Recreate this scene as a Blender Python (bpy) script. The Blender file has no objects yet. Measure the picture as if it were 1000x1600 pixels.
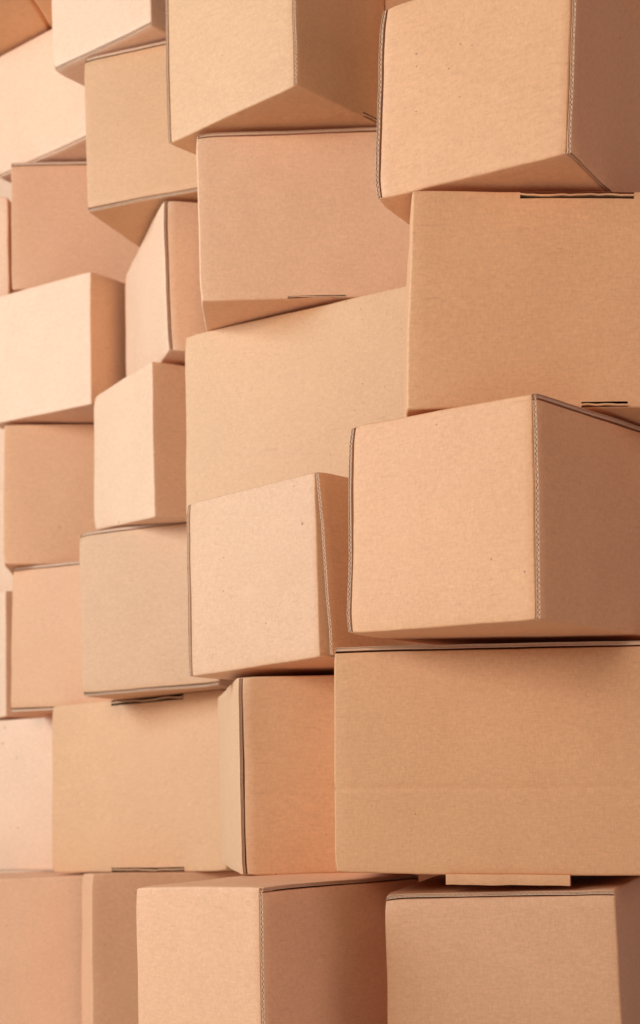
import bpy, math, random
from mathutils import Vector, noise

scn = bpy.context.scene
COL = scn.collection
R = math.radians

# ---------------------------------------------------------------- camera, light, exposure
cam_data = bpy.data.cameras.new('camera')
cam = bpy.data.objects.new('camera', cam_data)
COL.objects.link(cam)
scn.camera = cam
cam.location = (0, 0, 0)
cam.rotation_euler = (R(90), 0, 0)
cam.rotation_mode = 'XYZ'
ROLL = 0.01143
cam.rotation_euler = (R(90), ROLL, 0)          # slight roll of the hand-held camera
cam_data.sensor_fit = 'HORIZONTAL'
cam_data.sensor_width = 24
cam_data.lens = 2490.8 / 1000 * 24
cam_data.shift_x = -0.00554
cam_data.shift_y = (1284.62 - 800) / 1000       # shift lens, camera level
cam_data.clip_start = 0.05
cam_data.clip_end = 100
cam_data.dof.use_dof = True
cam_data.dof.focus_distance = 2.2
cam_data.dof.aperture_fstop = 6.0

world = bpy.data.worlds.new('World')
scn.world = world
world.use_nodes = True
wb = world.node_tree.nodes['Background']
wb.inputs['Color'].default_value = (1.0, 0.96, 0.96, 1)
wb.inputs['Strength'].default_value = 0.12

def area(name, loc, target, size, power, color):
    d = bpy.data.lights.new(name, 'AREA')
    d.shape = 'SQUARE'; d.size = size; d.energy = power; d.color = color
    o = bpy.data.objects.new(name, d)
    COL.objects.link(o)
    o.location = loc
    o.rotation_euler = (Vector(target) - Vector(loc)).to_track_quat('-Z', 'Y').to_euler()
    return o

area('softbox_key', (-1.9, -1.2, 1.3), (0.0, 2.7, 0.5), 1.4, 80, (1.0, 0.96, 0.925))
area('softbox_side', (-3.0, 1.95, 1.35), (-0.4, 3.2, 0.85), 1.4, 121, (0.62, 0.795, 1.0))
area('softbox_fill', (2.9, 0.3, 0.9), (0.2, 2.6, 0.5), 2.0, 23, (1.0, 0.73, 0.85))

scn.cycles.max_bounces = 14
scn.cycles.diffuse_bounces = 8
vs = scn.view_settings
vs.view_transform = 'Standard'
vs.look = 'None'
vs.exposure = 0.0
vs.gamma = 1.0

# ---------------------------------------------------------------- materials
def kraft(name, tint, seed, pale=0.0):
    """Kraft cardboard: mottle, fibres, dark flecks, fine paper relief."""
    m = bpy.data.materials.new(name)
    m.use_nodes = True
    nt = m.node_tree; N = nt.nodes; L = nt.links
    bs = N['Principled BSDF']
    tc = N.new('ShaderNodeTexCoord')
    mp = N.new('ShaderNodeMapping')
    mp.inputs['Location'].default_value = (seed * 3.7, seed * 1.3, seed * 2.1)
    L.new(tc.outputs['Object'], mp.inputs['Vector'])

    def nz(scale, detail, rough=0.55, stretch=None):
        n = N.new('ShaderNodeTexNoise')
        n.inputs['Scale'].default_value = scale
        n.inputs['Detail'].default_value = detail
        n.inputs['Roughness'].default_value = rough
        if stretch:
            s = N.new('ShaderNodeMapping'); s.inputs['Scale'].default_value = stretch
            L.new(mp.outputs[0], s.inputs['Vector']); L.new(s.outputs[0], n.inputs['Vector'])
        else:
            L.new(mp.outputs[0], n.inputs['Vector'])
        return n.outputs['Fac']

    def math_(op, a, b, clamp=False):
        k = N.new('ShaderNodeMath'); k.operation = op; k.use_clamp = clamp
        for i, v in enumerate((a, b)):
            if isinstance(v, (int, float)): k.inputs[i].default_value = v
            else: L.new(v, k.inputs[i])
        return k.outputs[0]

    cloud = math_('SUBTRACT', nz(9, 3), 0.5)
    mott = math_('SUBTRACT', nz(230, 4, 0.65), 0.5)
    fibre = math_('ADD', math_('SUBTRACT', nz(270, 3, 0.6, (0.3, 0.3, 1.5)), 0.5), math_('SUBTRACT', nz(300, 3, 0.6, (1.5, 1.5, 0.5)), 0.5))
    v = math_('ADD', math_('MULTIPLY', cloud, 0.09), math_('MULTIPLY', mott, 0.24))
    v = math_('ADD', v, math_('MULTIPLY', fibre, 0.25))
    hair = math_('GREATER_THAN', nz(150, 2, 0.5, (0.16, 0.16, 1.3)), 0.70)
    scuff = math_('MULTIPLY', math_('SUBTRACT', nz(22, 5, 0.7, (0.5, 0.5, 1.6)), 0.60, True), 0.35)
    v = math_('SUBTRACT', math_('ADD', v, scuff), math_('MULTIPLY', hair, 0.06))
    v = math_('ADD', v, 1.0)
    # flecks: a few voronoi cells carry a tiny dark speck
    def flecks(scale, size, keep):
        vo = N.new('ShaderNodeTexVoronoi'); vo.inputs['Scale'].default_value = scale
        L.new(mp.outputs[0], vo.inputs['Vector'])
        sx = N.new('ShaderNodeSeparateColor'); L.new(vo.outputs['Color'], sx.inputs[0])
        near = math_('MULTIPLY', math_('LESS_THAN', vo.outputs['Distance'],
                     math_('MULTIPLY', sx.outputs[1], size)), 1.0)
        return math_('MULTIPLY', near, math_('GREATER_THAN', sx.outputs[0], keep))
    fl = math_('MAXIMUM', flecks(62, 0.10, 0.86), flecks(23, 0.07, 0.80))

    base = N.new('ShaderNodeMix'); base.data_type = 'RGBA'; base.blend_type = 'MULTIPLY'
    base.inputs['Factor'].default_value = 1.0
    base.inputs['A'].default_value = (*tint, 1)
    comb = N.new('ShaderNodeCombineColor')
    L.new(v, comb.inputs[0])
    L.new(math_('ADD', math_('MULTIPLY', math_('SUBTRACT', v, 1.0), 1.15), 1.0), comb.inputs[1])
    L.new(math_('ADD', math_('MULTIPLY', math_('SUBTRACT', v, 1.0), 1.3), 1.0), comb.inputs[2])
    L.new(comb.outputs[0], base.inputs['B'])
    dark = N.new('ShaderNodeMix'); dark.data_type = 'RGBA'
    dark.inputs['B'].default_value = (0.17, 0.075, 0.035, 1)
    L.new(math_('MULTIPLY', fl, 0.55), dark.inputs['Factor'])
    L.new(base.outputs['Result'], dark.inputs['A'])
    L.new(dark.outputs['Result'], bs.inputs['Base Color'])
    bs.inputs['Roughness'].default_value = 0.62
    bs.inputs['Specular IOR Level'].default_value = 0.35
    bp = N.new('ShaderNodeBump')
    bp.inputs['Strength'].default_value = 0.10
    bp.inputs['Distance'].default_value = 0.0012
    L.new(math_('ADD', math_('MULTIPLY', nz(420, 3, 0.7), 0.5), math_('MULTIPLY', nz(30, 3), 1.2)), bp.inputs['Height'])
    L.new(bp.outputs[0], bs.inputs['Normal'])
    return m

def plain(name, col, rough):
    m = bpy.data.materials.new(name); m.use_nodes = True
    nt = m.node_tree; bs = nt.nodes['Principled BSDF']
    n = nt.nodes.new('ShaderNodeTexNoise'); n.inputs['Scale'].default_value = 6
    r = nt.nodes.new('ShaderNodeMapRange')
    r.inputs['To Min'].default_value = 0.92; r.inputs['To Max'].default_value = 1.06
    nt.links.new(n.outputs['Fac'], r.inputs['Value'])
    mx = nt.nodes.new('ShaderNodeMix'); mx.data_type = 'RGBA'; mx.blend_type = 'MULTIPLY'
    mx.inputs['Factor'].default_value = 1; mx.inputs['A'].default_value = (*col, 1)
    nt.links.new(r.outputs[0], mx.inputs['B'])
    nt.links.new(mx.outputs['Result'], bs.inputs['Base Color'])
    bs.inputs['Roughness'].default_value = rough
    return m

# ---------------------------------------------------------------- carton builder
T = 0.005        # board thickness
GAP = 0.0023     # slit between a tucked panel and its neighbour
FR = 0.0032      # fold radius

# face -> (s axis, q axis, depth axis, depth from low end?), neighbours at s0, s1, q0, q1
FACES = {
    'A': ('a', 'c', 'b', True,  ('B', 'F', 'D', 'T')),
    'B': ('b', 'c', 'a', True,  ('A', 'K', 'D', 'T')),
    'F': ('b', 'c', 'a', False, ('A', 'K', 'D', 'T')),
    'K': ('a', 'c', 'b', False, ('B', 'F', 'D', 'T')),
    'T': ('a', 'b', 'c', False, ('B', 'F', 'A', 'K')),
    'D': ('a', 'b', 'c', True,  ('B', 'F', 'A', 'K')),
}

def end_profile(kind):
    """(s, n) points from the panel's rim inward, for one end."""
    if kind == 'fold':
        return [(FR - FR * math.sin(t), FR - FR * math.cos(t)) for t in (R(45), R(30), R(15), 0)]
    if kind == 'thru':
        k = 0.0007
        return [(0.03, T), (0, T), (0, T - k), (0.0026, T - k), (0.0026, k), (0, k), (0.0001, 0.0002), (0.0006, 0)]
    s0 = T + GAP; r = 0.0022
    return [(s0, 0.03), (s0, r), (s0 + r * 0.3, r * 0.3), (s0 + r, 0)]

def axis_profile(length, lo, hi, nmid, extra=()):
    a = end_profile(lo); b = end_profile(hi)
    s0 = a[-1][0]; s1 = length - b[-1][0]
    mid = [s0 + (s1 - s0) * i / nmid for i in range(1, nmid)]
    mid = sorted(mid + [e for e in extra if s0 < e < s1])
    return a + [(s, 0.0) for s in mid] + [(length - s, n) for s, n in reversed(b)]

RAW = kraft('raw_board_edge', (0.64, 0.39, 0.225), 4.2)      # darker medium seen in cut edges

class Carton:
    def __init__(self, key, pts, spec):
        self.key = key; self.spec = spec
        P = [Vector(p) for p in pts]             # C0 C1 L0 L1 R0 R1 K0 K1
        self.P = P
        self.wA = ((P[2] - P[0]).length + (P[3] - P[1]).length) / 2
        self.wB = ((P[4] - P[0]).length + (P[5] - P[1]).length) / 2
        self.h = sum((P[i + 1] - P[i]).length for i in (0, 2, 4, 6)) / 4
        self.dim = {'a': self.wA, 'b': self.wB, 'c': self.h}
        self.base = (P[0] + P[2] + P[4] + P[6]) / 4
        ux = (P[0] - P[2]); self.rz = math.atan2(ux.y, ux.x)
        rng = random.Random(sum(map(ord, key)) * 7)
        self.rng = rng
        self.off = Vector((rng.uniform(-50, 50), rng.uniform(-50, 50), rng.uniform(-50, 50)))
        self.crush = [rng.choice((0.001, 0.002, 0.003, 0.003, 0.0045)) for _ in range(8)]
        self.splay = spec.get('splay', 0)
        root = bpy.data.objects.new('cardboard_box', None)
        COL.objects.link(root)
        root.empty_display_size = 0.05
        root.location = self.base; root.rotation_euler = (0, 0, self.rz)
        root['label'] = spec['label']; root['category'] = 'box'
        root['group'] = 'cardboard boxes stacked in an uneven wall'
        self.root = root
        self.mat = kraft('kraft_' + key, spec.get('tint', (0.6, 0.37, 0.21)), rng.uniform(0, 9))

    def warp(self, a, b, c):
        u, v, w = a / self.wA, b / self.wB, c / self.h
        P = self.P
        p = ((P[0] * (1 - w) + P[1] * w) * (1 - u) * (1 - v) + (P[2] * (1 - w) + P[3] * w) * u * (1 - v)
             + (P[4] * (1 - w) + P[5] * w) * (1 - u) * v + (P[6] * (1 - w) + P[7] * w) * u * v)
        q = p + self.off
        d = noise.noise_vector(q * 5.0) * 0.0018 + noise.noise_vector(q * 15.0) * 0.0009 + noise.noise_vector(q * 48.0) * 0.00035
        d.z *= 0.7
        p = p + d
        # slightly crushed corners
        i = 0
        for cu, cv in ((0, 0), (1, 0), (0, 1), (1, 1)):
            for cw in (0, 1):
                dx = (u - cu) * self.wA; dy = (v - cv) * self.wB; dz = (w - cw) * self.h
                r2 = (dx * dx + dy * dy + dz * dz) / (0.016 ** 2)
                if r2 < 9:
                    p = p + (self.base + Vector((0, 0, self.h / 2)) - p).normalized() * self.crush[i] * math.exp(-r2)
                i += 1
        return p

    def local(self, p):
        d = p - self.base
        c, s = math.cos(-self.rz), math.sin(-self.rz)
        return (d.x * c - d.y * s, d.x * s + d.y * c, d.z)

    def abc(self, face, s, q, n):
        sa, qa, na, low, _ = FACES[face]
        r = {sa: s, qa: q, na: n if low else self.dim[na] - n}
        if face == 'B' and self.splay:
            r['a'] -= self.splay * max(0, 1 - r['c'] / self.h) ** 0.75 * (1 + .12 * noise.noise(Vector((r['c'] * 18, self.off.y, 0)))) * max(0, 1 - r['b'] / (0.75 * self.wB))
        return r['a'], r['b'], r['c']

    def edge_kind(self, face, other):
        e = self.spec.get('edges', {}).get(''.join(sorted(face + other)))
        if e is None: return 'fold'
        return 'thru' if e[0] == face else 'inset'

    def link(self, name, verts, faces, parent=None, mat=None, smooth=True):
        me = bpy.data.meshes.new(name)
        me.from_pydata(verts, [], faces)
        me.materials.append(mat or self.mat)
        if smooth:
            me.polygons.foreach_set('use_smooth', [True] * len(me.polygons))
            me.set_sharp_from_angle(angle=R(38))
        me.update()
        o = bpy.data.objects.new(name, me)
        COL.objects.link(o)
        o.parent = parent or self.root
        return o

    def panel(self, face, name):
        sa, qa, na, low, nb = FACES[face]
        Ls, Lq = self.dim[sa], self.dim[qa]
        ks = [self.edge_kind(face, o) for o in nb]
        ex = []; exs = []; holes = []
        for t in self.spec.get('tabs', []):
            if t[1] == face and len(t) > 9:
                base = Lq if t[8] == 'T' else 0.0
                hs = [min(max(v, 0), Ls) for v in (Ls * t[2], Ls * t[3])]
                hq = sorted(min(max(base + v, 0.0), Lq) for v in (t[4], t[5]))
                holes.append((*hs, *hq)); exs += hs; ex += hq
        cr = [c for c in self.spec.get('creases', []) if c[0] == face]
        for c in cr:
            ex += [Lq * c[1] + d for d in (-0.009, -0.004, 0, 0.004, 0.009)]
        S = axis_profile(Ls, ks[0], ks[1], 24, exs)
        Q = axis_profile(Lq, ks[2], ks[3], 24, ex)
        nS, nQ = len(S), len(Q)
        def rim(i, n, k0, k1):                    # is this profile point part of an exposed cut edge?
            return (k0 == 'thru' and i < 8) or (k1 == 'thru' and i >= n - 8)
        bow = self.spec.get('bow', {}).get(face, 0.0)
        verts = []
        rs = self.off.x + ord(face)
        for jq, (q, nq) in enumerate(Q):
            for is_, (s, ns) in enumerate(S):
                n = ns + nq
                s_, q_ = s, q
                if rim(is_, nS, ks[0], ks[1]):        # ragged cut edge
                    s_ += 0.0009 * noise.noise(Vector((q * 14, rs, 1))) + 0.0006 * noise.noise(Vector((q * 60, rs, 2)))
                    n += 0.0012 * noise.noise(Vector((q * 9, rs, 5)))
                if rim(jq, nQ, ks[2], ks[3]):
                    q_ += 0.0009 * noise.noise(Vector((s * 14, rs, 3))) + 0.0006 * noise.noise(Vector((s * 60, rs, 4)))
                    n += 0.0012 * noise.noise(Vector((s * 9, rs, 6)))
                if ns == 0 and nq == 0:
                    n -= bow * max(0, math.sin(math.pi * s / Ls)) ** 0.8 * max(0, math.sin(math.pi * q / Lq)) ** 0.8
                for c in cr:
                    lo, hi = (c[3], c[4]) if len(c) > 3 else (0, 1)
                    if lo <= s / Ls <= hi:
                        n += c[2] * math.exp(-((q - Lq * c[1]) / 0.003) ** 2)
                verts.append(self.local(self.warp(*self.abc(face, s_, q_, n))))
        W = len(S); H = len(Q)
        fcs = []; raw = []
        for j in range(H - 1):
            for i in range(W - 1):
                sm = (S[i][0] + S[i + 1][0]) / 2; qm = (Q[j][0] + Q[j + 1][0]) / 2
                if any(h[0] < sm < h[1] and h[2] < qm < h[3] for h in holes): continue
                fcs.append((j * W + i, j * W + i + 1, (j + 1) * W + i + 1, (j + 1) * W + i))
                edge = (ks[0] == 'thru' and i < 6) or (ks[1] == 'thru' and i >= W - 7) or \
                       (ks[2] == 'thru' and j < 6) or (ks[3] == 'thru' and j >= H - 7)
                raw.append(1 if edge else 0)
        # outward check at the middle
        i, j = W // 2, H // 2
        p0, p1, p2 = (Vector(verts[k]) for k in (j * W + i, j * W + i + 1, (j + 1) * W + i))
        nn = (p1 - p0).cross(p2 - p0)
        out = Vector(verts[j * W + i]) - Vector((0, 0, self.h / 2))
        if nn.dot(out) < 0: fcs = [f[::-1] for f in fcs]
        o = self.link(name, verts, fcs)
        o.data.materials.append(RAW)
        o.data.polygons.foreach_set('material_index', raw)
        # corrugated core in each exposed cut edge
        for e in range(4):
            if ks[e] == 'thru':
                code = self.spec['edges'][''.join(sorted(face + nb[e]))]
                if code.endswith('w'): self.flute(face, e, o)
        return o

    def flute(self, face, e, parent):
        sa, qa, na, low, nb = FACES[face]
        Ls, Lq = self.dim[sa], self.dim[qa]
        length = Lq if e < 2 else Ls
        verts = []; faces = []
        pitch = 0.0072 * self.rng.uniform(0.92, 1.08); n8 = 8
        steps = int(length / pitch * n8)
        k = 0.0008; th = 0.0009
        ph = self.rng.uniform(0, 6)
        for i in range(steps + 1):
            d = length * (0.006 + 0.988 * i / steps)
            wv = math.sin(2 * math.pi * d / pitch + ph + 2.2 * noise.noise(Vector((d * 30, ph, 0))))
            mid = T / 2 + (T / 2 - k - th / 2) * (0.85 + 0.3 * noise.noise(Vector((d * 55, ph, 7)))) * wv
            jag = 0.0004 * noise.noise(Vector((d * 300, ph, 3)))
            for n in (mid - th / 2, mid + th / 2):
                for s in (0.0003 + jag, 0.0027):
                    if e == 0: sq = (s, d)
                    elif e == 1: sq = (Ls - s, d)
                    elif e == 2: sq = (d, s)
                    else: sq = (d, Lq - s)
                    verts.append(self.local(self.warp(*self.abc(face, *sq, n))))
        for i in range(steps):
            o = i * 4
            faces += [(o, o + 4, o + 6, o + 2), (o, o + 1, o + 5, o + 4), (o + 2, o + 6, o + 7, o + 3)]
        return self.link('corrugated_core', verts, faces, parent, RAW)

    def slab(self, name, face, s0, s1, q0, q1, n0, n1, parent=None, jag=0.0012, nx=16, slot=False):
        """Folded double board tab: s0..s1 along the edge, q0..q1 across, n0..n1 in depth (negative = proud)."""
        if slot: jag = 0.0028
        ver = []; fc = []
        rows = [(q0, n0 + .0006), (q0, n0 + (n1 - n0) * .5 - .0004), (q0 + (q1 - q0) * .18, n0 + (n1 - n0) * .5),
                (q0, n0 + (n1 - n0) * .5 + .0004), (q0, n1), (q1, n1), (q1, n0 + .0006), (q1 - (q1 - q0) * .12, n0), (q0 + (q1 - q0) * .12, n0)]
        if slot == 2:                             # two boards with an open gap between them
            k = 0.0012 * (1 if q1 > q0 else -1); d = n0 + 0.016
            rows = [(q0, n0), (q0, d + .004), (q1, d + .004), (q1, n0), (q1 - k, n0), (q1 - k, d), (q0 + k * 1.3, d), (q0 + k * 1.3, n0)]
        elif slot == 1:                           # one board lying in an open slot
            a = q0 + (q1 - q0) * .36; c = q0 + (q1 - q0) * .60
            rows = [(a, n0), (a, n0 + .03), (c, n0 + .03), (c, n0)]
        m = len(rows)
        for i in range(nx + 1):
            t = i / nx; s = s0 + (s1 - s0) * t
            w = jag * noise.noise(Vector((s * 22, q0 * 50, self.off.x))) 
            w2 = jag * 0.5 * noise.noise(Vector((s * 80, n0 * 50, self.off.y)))
            for q, n in rows:
                ver.append(self.local(self.warp(*self.abc(face, s, q + (w + w2 if q == q0 or slot == 1 else 0), n + w))))
        for i in range(nx):
            for j in range(m):
                a, b = i * m + j, i * m + (j + 1) % m
                fc.append((a, b, b + m, a + m))
        fc.append(tuple(range(m))[::-1]); fc.append(tuple(nx * m + j for j in range(m)))
        o = self.link(name, ver, fc, parent)
        return o

    def build(self):
        sp = self.spec
        frontal = sp.get('front', 'A')
        names = {'A': 'front_panel' if frontal == 'A' else 'side_panel',
                 'B': 'front_panel' if frontal == 'B' else 'side_panel',
                 'F': 'side_panel' if frontal == 'A' else 'back_panel',
                 'K': 'back_panel' if frontal == 'A' else 'side_panel',
                 'T': 'top_panel', 'D': 'bottom_panel'}
        made = {}
        for f in 'ABTDFK':
            made[f] = self.panel(f, names[f])
        for t in sp.get('tabs', []):
            name, face, f0, f1, q0, q1, n0, n1 = t[:8]
            sa, qa = FACES[face][:2]
            Ls, Lq = self.dim[sa], self.dim[qa]
            base = Lq if t[8] == 'T' else 0.0
            o = self.slab(name, face, Ls * f0, Ls * f1, base + q0, base + q1, n0, n1, slot=t[9] if len(t) > 9 else 0)
            
        return self

# ---------------------------------------------------------------- setting
def floor():
    n = 24; s = 14.0
    v = []; f = []
    for j in range(n + 1):
        for i in range(n + 1):
            v.append((-s / 2 + s * i / n, -4 + s * j / n, -0.475))
    for j in range(n):
        for i in range(n):
            a = j * (n + 1) + i
            f.append((a, a + 1, a + n + 2, a + n + 1))
    me = bpy.data.meshes.new('floor'); me.from_pydata(v, [], f); me.update()
    me.materials.append(plain('studio_floor', (0.72, 0.70, 0.67), 0.6))
    o = bpy.data.objects.new('floor', me); COL.objects.link(o); o['kind'] = 'structure'
floor()

BOX = {
'b1':[[0.3166, 1.9697, 0.8241], [0.3272, 1.9784, 1.0817], [0.0772, 2.1227, 0.8272], [0.089, 2.1314, 1.0863], [0.4956, 2.25, 0.8063], [0.5052, 2.2587, 1.0657], [0.255, 2.403, 0.81], [0.2646, 2.4117, 1.0695]],
'b2':[[0.1136, 2.0683, 0.5348], [0.1235, 2.068, 0.8186], [0.1273, 2.4016, 0.5383], [0.1344, 2.4014, 0.8165], [0.5161, 2.0534, 0.5281], [0.5232, 2.0532, 0.8062], [0.5284, 2.3867, 0.5281], [0.5356, 2.3865, 0.8062]],
'b3':[[0.2677, 1.9492, 0.2447], [0.2671, 1.9444, 0.522], [0.0334, 2.1448, 0.2533], [0.0408, 2.1401, 0.5311], [0.4786, 2.2002, 0.2453], [0.483, 2.1955, 0.5246], [0.2484, 2.3958, 0.2523], [0.2528, 2.3911, 0.5316]],
'b4':[[0.0147, 2.2185, -0.0709], [0.0165, 2.2158, 0.2423], [0.0766, 2.4875, -0.07], [0.0797, 2.4848, 0.2441], [0.4726, 2.1119, -0.0772], [0.4757, 2.1092, 0.2369], [0.5351, 2.3809, -0.0755], [0.5383, 2.3782, 0.2386]],
'b5':[[0.4018, 2.1336, -0.47], [0.388, 2.1185, -0.0941], [0.0914, 2.2398, -0.47], [0.0823, 2.2248, -0.1022], [0.5086, 2.4471, -0.47], [0.4988, 2.4314, -0.0788], [0.1991, 2.5533, -0.47], [0.1894, 2.5377, -0.0822]],
'b6':[[-0.0827, 2.1779, -0.47], [-0.085, 2.1684, -0.0873], [-0.2764, 2.3409, -0.47], [-0.2758, 2.3313, -0.0918], [0.1491, 2.4531, -0.47], [0.1477, 2.4434, -0.0809], [-0.0441, 2.6161, -0.47], [-0.0455, 2.6063, -0.0775]],
'b7':[[-0.4711, 3.201, -0.47], [-0.4692, 3.2069, -0.0969], [-0.5153, 3.3638, -0.47], [-0.5133, 3.3697, -0.1043], [-0.0822, 3.3067, -0.47], [-0.0818, 3.3125, -0.1002], [-0.1264, 3.4695, -0.47], [-0.1261, 3.4753, -0.1027]],
'b8':[[-0.4987, 3.4092, -0.47], [-0.5054, 3.4066, -0.1091], [-0.8814, 3.3594, -0.47], [-0.888, 3.3569, -0.1166], [-0.5461, 3.7736, -0.47], [-0.5528, 3.771, -0.1073], [-0.9288, 3.7238, -0.47], [-0.9354, 3.7213, -0.1148]],
'b9':[[-0.1272, 2.4648, -0.0821], [-0.1303, 2.4601, 0.2263], [-0.1922, 2.9681, -0.0734], [-0.1943, 2.9634, 0.2338], [0.21, 2.5079, -0.0777], [0.2072, 2.5033, 0.2311], [0.1456, 3.0113, -0.0706], [0.1428, 3.0066, 0.2381]],
'b10':[[-0.6029, 3.5214, -0.1054], [-0.5985, 3.529, 0.2641], [-0.3983, 3.7806, -0.1084], [-0.3986, 3.7881, 0.2592], [-0.1947, 3.2046, -0.0964], [-0.195, 3.2122, 0.2712], [0.0077, 3.4638, -0.1015], [0.0073, 3.4714, 0.2661]],
'b11':[[-0.5195, 3.6477, -0.1034], [-0.5227, 3.6495, 0.2532], [-0.813, 3.8075, -0.1068], [-0.8162, 3.8094, 0.2497], [-0.3617, 3.9375, -0.1034], [-0.3649, 3.9393, 0.2532], [-0.6552, 4.0973, -0.1069], [-0.6584, 4.0992, 0.2497]],
'b12':[[-0.4945, 3.2908, 0.2641], [-0.4988, 3.2929, 0.6041], [-0.3427, 3.5837, 0.2675], [-0.3467, 3.5858, 0.6026], [-0.2018, 3.1388, 0.2719], [-0.2058, 3.1409, 0.6071], [-0.0498, 3.4317, 0.2719], [-0.0538, 3.4338, 0.6071]],
'b13':[[0.0023, 2.3455, 0.2435], [-0.0021, 2.3485, 0.5182], [-0.2144, 2.568, 0.2361], [-0.2156, 2.5709, 0.5151], [0.2546, 2.5902, 0.242], [0.2519, 2.5932, 0.5187], [0.0396, 2.8127, 0.2375], [0.0368, 2.8156, 0.5142]],
'b14':[[-0.7087, 3.6281, 0.2595], [-0.7022, 3.6288, 0.5873], [-0.5468, 3.9166, 0.2565], [-0.5431, 3.9173, 0.5853], [-0.4186, 3.4675, 0.2561], [-0.4149, 3.4682, 0.5848], [-0.2581, 3.756, 0.2537], [-0.2545, 3.7567, 0.5824]],
'b15':[[-0.7503, 3.7781, 0.2582], [-0.7484, 3.7786, 0.5587], [-0.9393, 4.0106, 0.2581], [-0.9384, 4.0111, 0.5587], [-0.5167, 3.968, 0.2569], [-0.5158, 3.9686, 0.5576], [-0.7062, 4.2005, 0.2571], [-0.7053, 4.201, 0.5577]],
'b16':[[-0.7146, 3.5892, 0.5883], [-0.7102, 3.5925, 0.9032], [-0.7371, 3.9184, 0.587], [-0.7391, 3.9216, 0.9049], [-0.3837, 3.6136, 0.5923], [-0.3857, 3.6168, 0.9103], [-0.408, 3.9427, 0.5888], [-0.4101, 3.946, 0.9068]],
'b17':[[-0.4914, 3.4376, 0.9077], [-0.489, 3.4343, 1.1936], [-0.7561, 3.6402, 0.9137], [-0.7536, 3.6369, 1.2014], [-0.2906, 3.6998, 0.9104], [-0.2882, 3.6964, 1.1981], [-0.5558, 3.9024, 0.9151], [-0.5533, 3.899, 1.2027]],
'b18':[[-0.3213, 3.0891, 0.5948], [-0.323, 3.0793, 0.8946], [-0.4786, 3.3649, 0.621], [-0.4754, 3.3551, 0.8994], [-0.0351, 3.2504, 0.6063], [-0.0338, 3.2407, 0.8987], [-0.19, 3.5262, 0.6162], [-0.1887, 3.5165, 0.9086]],
'b19':[[-0.2848, 3.0434, 0.9045], [-0.2925, 3.0431, 1.1917], [-0.4194, 3.4774, 0.903], [-0.4213, 3.4771, 1.1937], [0.029, 3.14, 0.9085], [0.0253, 3.1397, 1.1993], [-0.1037, 3.574, 0.9072], [-0.1074, 3.5737, 1.198]],
'b20':[[-0.2431, 2.8869, 0.5218], [-0.2421, 2.8871, 0.8821], [-0.0452, 3.1756, 0.5213], [-0.0444, 3.1757, 0.8816], [0.2105, 2.5759, 0.521], [0.2113, 2.5761, 0.8813], [0.4084, 2.8646, 0.5204], [0.4092, 2.8647, 0.8807]],
'b21':[[-0.1986, 2.7004, 0.8844], [-0.2041, 2.701, 1.1709], [-0.2012, 3.0304, 0.8828], [-0.2057, 3.031, 1.1719], [0.1996, 2.7021, 0.8897], [0.1951, 2.7027, 1.1788], [0.1982, 3.0322, 0.889], [0.1937, 3.0328, 1.1781]],
'b22':[[-0.0291, 2.5539, 1.1822], [-0.0317, 2.5561, 1.4812], [-0.257, 2.7658, 1.1785], [-0.259, 2.7679, 1.4785], [0.1234, 2.7185, 1.1809], [0.1217, 2.7206, 1.4809], [-0.1039, 2.9304, 1.1782], [-0.1056, 2.9325, 1.4781]],
'b23':[[-0.4492, 3.1197, 1.1996], [-0.4523, 3.1217, 1.4999], [-0.3254, 3.4253, 1.1987], [-0.3275, 3.4273, 1.4989], [-0.1445, 2.9952, 1.2028], [-0.1466, 2.9972, 1.503], [-0.0199, 3.3008, 1.2017], [-0.022, 3.3028, 1.5018]],
'b24':[[-0.3081, 3.0064, 1.5058], [-0.3095, 3.0073, 1.8057], [-0.5233, 3.1862, 1.5048], [-0.5276, 3.1871, 1.8038], [-0.0976, 3.2609, 1.5063], [-0.0995, 3.2619, 1.8063], [-0.3157, 3.4408, 1.5043], [-0.3176, 3.4417, 1.8043]],
'b25':[[-0.4818, 3.4591, 1.4952], [-0.4817, 3.4617, 1.7788], [-0.7362, 3.6897, 1.4981], [-0.7398, 3.6923, 1.7767], [-0.2618, 3.7052, 1.4929], [-0.2617, 3.7078, 1.7764], [-0.5199, 3.9358, 1.4908], [-0.5198, 3.9384, 1.7744]],
'b27':[[-0.6872, 3.5812, 1.2036], [-0.6855, 3.5814, 1.4898], [-0.6788, 3.9111, 1.2045], [-0.678, 3.9113, 1.4894], [-0.2669, 3.5711, 1.2035], [-0.266, 3.5713, 1.4884], [-0.2589, 3.901, 1.2032], [-0.2581, 3.9012, 1.4881]],
}
K1 = (0.715, 0.348, 0.160); K2 = (0.71, 0.336, 0.143); K3 = (0.71, 0.352, 0.173); K4 = (0.76, 0.44, 0.252); K5 = (0.785, 0.417, 0.217); K6 = (0.725, 0.37, 0.185)
def manual(c, th, wA, wB, h):
    """eight corners of a box from its near corner, heading and size"""
    t = R(th); uA = Vector((-math.cos(t), math.sin(t), 0)); uB = Vector((math.sin(t), math.cos(t), 0)); z = Vector((0, 0, h)); c = Vector(c)
    o = []
    for d in (Vector(), uA * wA, uB * wB, uA * wA + uB * wB): o += [c + d, c + d + z]
    return o
def top(k): return sum(Vector(BOX[k][i]).z for i in (1, 3, 5, 7)) / 4 + 0.004
BOX['b26'] = manual((-1.02, 3.28, top('b25') + .004), 98.5, 0.50, 0.475, 0.28)
BOX['b28'] = manual((-0.704, 3.64, top('b17')), 2, 0.33, 0.42, 0.235)
BOX['b29'] = manual((-0.745, 3.985, top('b28')), 40, 0.33, 0.30, 0.27)
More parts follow.
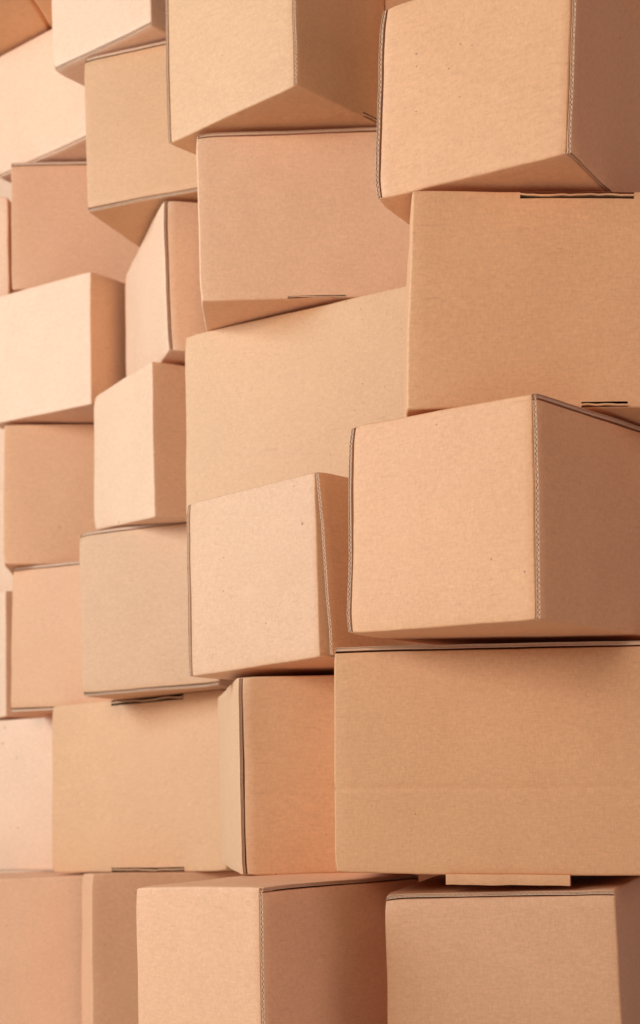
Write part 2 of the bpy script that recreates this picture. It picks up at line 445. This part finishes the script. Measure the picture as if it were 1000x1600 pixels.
BOX['b30'] = manual((-0.772, 4.00, top('b15')), 40, 0.33, 0.30, 0.29)
BOX['b31'] = manual((-0.785, 4.05, top('b30')), 38, 0.33, 0.30, 0.30)
BOX['b35'] = manual((0.22, 2.63, top('b21')), 42.9, 0.30, 0.28, 0.40)
BOX['b36'] = manual((0.41, 2.235, top('b1')), 40, 0.22, 0.20, 0.25)
BOX['b38'] = manual((-0.45, 4.12, -0.47), 5, 0.60, 0.33, 0.37)
BOX['b37'] = manual((0.16, 2.76, -0.47), 88, 0.33, 0.42, 0.384)

SPEC = {
'b1': dict(tint=K1, label='near box topmost on the right, fluted edges down both sides of its bright face',
           edges={'AB': 'Bw', 'AF': 'Fw', 'BD': 'B'}, bow={'A': .002, 'B': -.001, 'D': .002}),
'b2': dict(tint=(0.725, 0.353, 0.158), front='B', label='flat-fronted box with a dark cut tab along its top, under the topmost right box',
           bow={'B': .002},
           tabs=[('tuck_tab', 'B', .352, .72, -.0095, -.0008, -.002, .004, 'T', 1), ('tuck_tab', 'B', .56, .71, .0003, .0078, -.004, .006, 'D', 1)]),
'b3': dict(tint=(0.70, 0.335, 0.149), label='big near box set cornerwise, bright left face, dusky right face, on the widest box',
           edges={'AB': 'Bw', 'AF': 'Fw', 'BT': 'T'}, bow={'A': .002, 'B': .001}),
'b4': dict(tint=(0.64, 0.302, 0.128), front='B', label='widest box, flat front with faint level crease and folded tab beneath',
           edges={'BT': 'T'}, bow={'B': .0015}, creases=[('B', .375, .0009)],
           tabs=[('tuck_tab', 'B', .335, .69, -.0135, .001, -.007, .012, 'D')]),
'b5': dict(tint=(0.63, 0.31, 0.148), label="bottom-row box with fluted lid edge, right under the widest box's folded tab",
           edges={'AT': 'Tw'}, bow={'A': .001, 'B': .001}),
'b6': dict(tint=K6, label='cornerwise bottom-row box with pale left face, shaded right face, fluted corner between',
           edges={'AB': 'Bw', 'BT': 'T'}, bow={'A': .001, 'T': .003}),
'b7': dict(tint=K3, front='B', label='half-hidden bottom-row box with thin bright strip of side, second from left'),
'b8': dict(tint=(0.76, 0.40, 0.21), label='reddish tan flat-fronted box at the left end of the bottom row'),
'b9': dict(tint=(0.70, 0.372, 0.182), front='B', label='upright box with dark slit at its corner, directly left of the widest box',
           edges={'AB': 'Aw'}, bow={'A': .004, 'B': .001}),
'b10': dict(tint=(0.655, 0.325, 0.145), front='B', label='flat-fronted box with folded tab at its bottom, left of the upright slit-cornered box',
            bow={'B': .001}, tabs=[('tuck_tab', 'B', .365, .775, 0, .0095, -.003, .008, 'D', 1), ('tuck_tab', 'B', .365, .775, -.0125, -.0006, -.0015, .004, 'T', 1)]),
'b11': dict(tint=K4, label='pale box at the left edge, resting on the reddish tan bottom box',
            bow={'A': .002}, tabs=[('tuck_tab', 'A', .02, .16, -.001, .010, -.001, .01, 'D', 1)]),
'b12': dict(tint=(0.605, 0.315, 0.15), front='B', label='dull tan box with fluted bottom edge, left of the box with splayed flap',
            edges={'BT': 'T', 'BD': 'Dw'}),
'b13': dict(tint=(0.675, 0.36, 0.183), label='cornerwise box with splayed corner flap, left of the big near box',
            edges={'AB': 'Bw', 'AF': 'Fw'}, splay=.020, bow={'A': .003, 'D': .002}, creases=[('B', .72, -.0008)]),
'b14': dict(tint=(0.645, 0.305, 0.138), front='B', label='warm tan box with dark bottom slit, standing on the pale left-edge box',
            edges={'BT': 'T', 'BD': 'D'}),
'b15': dict(tint=K4, label='sliver of box at the left edge beside the warm tan box'),
'b16': dict(tint=(0.69, 0.335, 0.158), front='B', label='tan flat-fronted box with bright left edge, under the pale cornerwise left box'),
'b17': dict(tint=K4, label='pale cornerwise box at the left edge with wide bright face, brown right side',
            bow={'A': .001}),
'b18': dict(tint=(0.76, 0.435, 0.245), label='cornerwise box with bright left and brown right face, on the dull tan box',
            bow={'A': .001}),
'b19': dict(tint=(0.76, 0.435, 0.245), label='box with bowed bright left face and dark slit corner, under a jutting box',
            edges={'AB': 'Aw'}, bow={'A': .006}),
'b20': dict(tint=(0.645, 0.335, 0.15), front='B', label='large slanting flat-fronted box in the middle of the wall, creased at lower left',
            bow={'B': .002}, creases=[('B', .10, .0012, 0, .16)]),
'b21': dict(tint=K5, front='B', label='flat-fronted box with pinkish lifted underside, on the large slanting middle box',
            edges={'BT': 'T'}, bow={'B': .001}, tabs=[('tuck_tab', 'B', .37, .62, -.001, .005, -.001, .01, 'D', 1)]),
'b22': dict(tint=(0.665, 0.345, 0.16), label='cornerwise box with fluted corner and deep brown right face, cut by the top edge',
            edges={'AB': 'Bw', 'AF': 'Fw'}, bow={'A': .001}, tabs=[('tuck_tab', 'B', .72, .97, 0, .008, -.002, .01, 'D', 1)]),
'b23': dict(tint=(0.625, 0.31, 0.138), front='B', label='box with fluted bottom edge, its underside jutting out over the bowed box',
            edges={'BD': 'Dw', 'BT': 'T'}, bow={'B': .001}),
'b24': dict(tint=K4, label='pale cornerwise box with fluted bottom edge, on the jutting box',
            edges={'AD': 'Dw'}),
'b25': dict(tint=K4, label='very pale box at the upper left edge with wide bright face',
            edges={'AD': 'D'}, bow={'A': .002}),
'b26': dict(tint=K2, front='B', label='box in the top left corner showing only its brown underside',
            creases=[('D', .80, .009)]),
'b27': dict(tint=(0.64, 0.305, 0.148), front='B', label='tan flat-fronted box between the very pale upper box and pale cornerwise box',
            edges={'BT': 'T'}),
'b28': dict(tint=K4, label='narrow strip of bright box with dark right side, left of the tan box'),
'b29': dict(tint=K4, label='scrap of pale box at the left edge, under the very pale upper box'),
'b30': dict(tint=K4, label='scrap of pale box at the left edge, above the sliver of box'),
'b31': dict(tint=K4, label='hairline of box at the left edge, just below the pale cornerwise box'),
'b35': dict(tint=K3, label='scrap of box at the top edge, peeping over the topmost right box'),
'b36': dict(tint=K2, label='corner of a box at the top right corner, lying on the topmost right box'),
'b37': dict(tint=K3, front='B', label='dim box in the gap behind the fluted-lid and cornerwise bottom boxes'),
'b38': dict(tint=K4, label='pale scrap behind the reddish tan box, in the slit under the pale left-edge box'),
}
for key, spec in SPEC.items():
    Carton(key, BOX[key], spec).build()
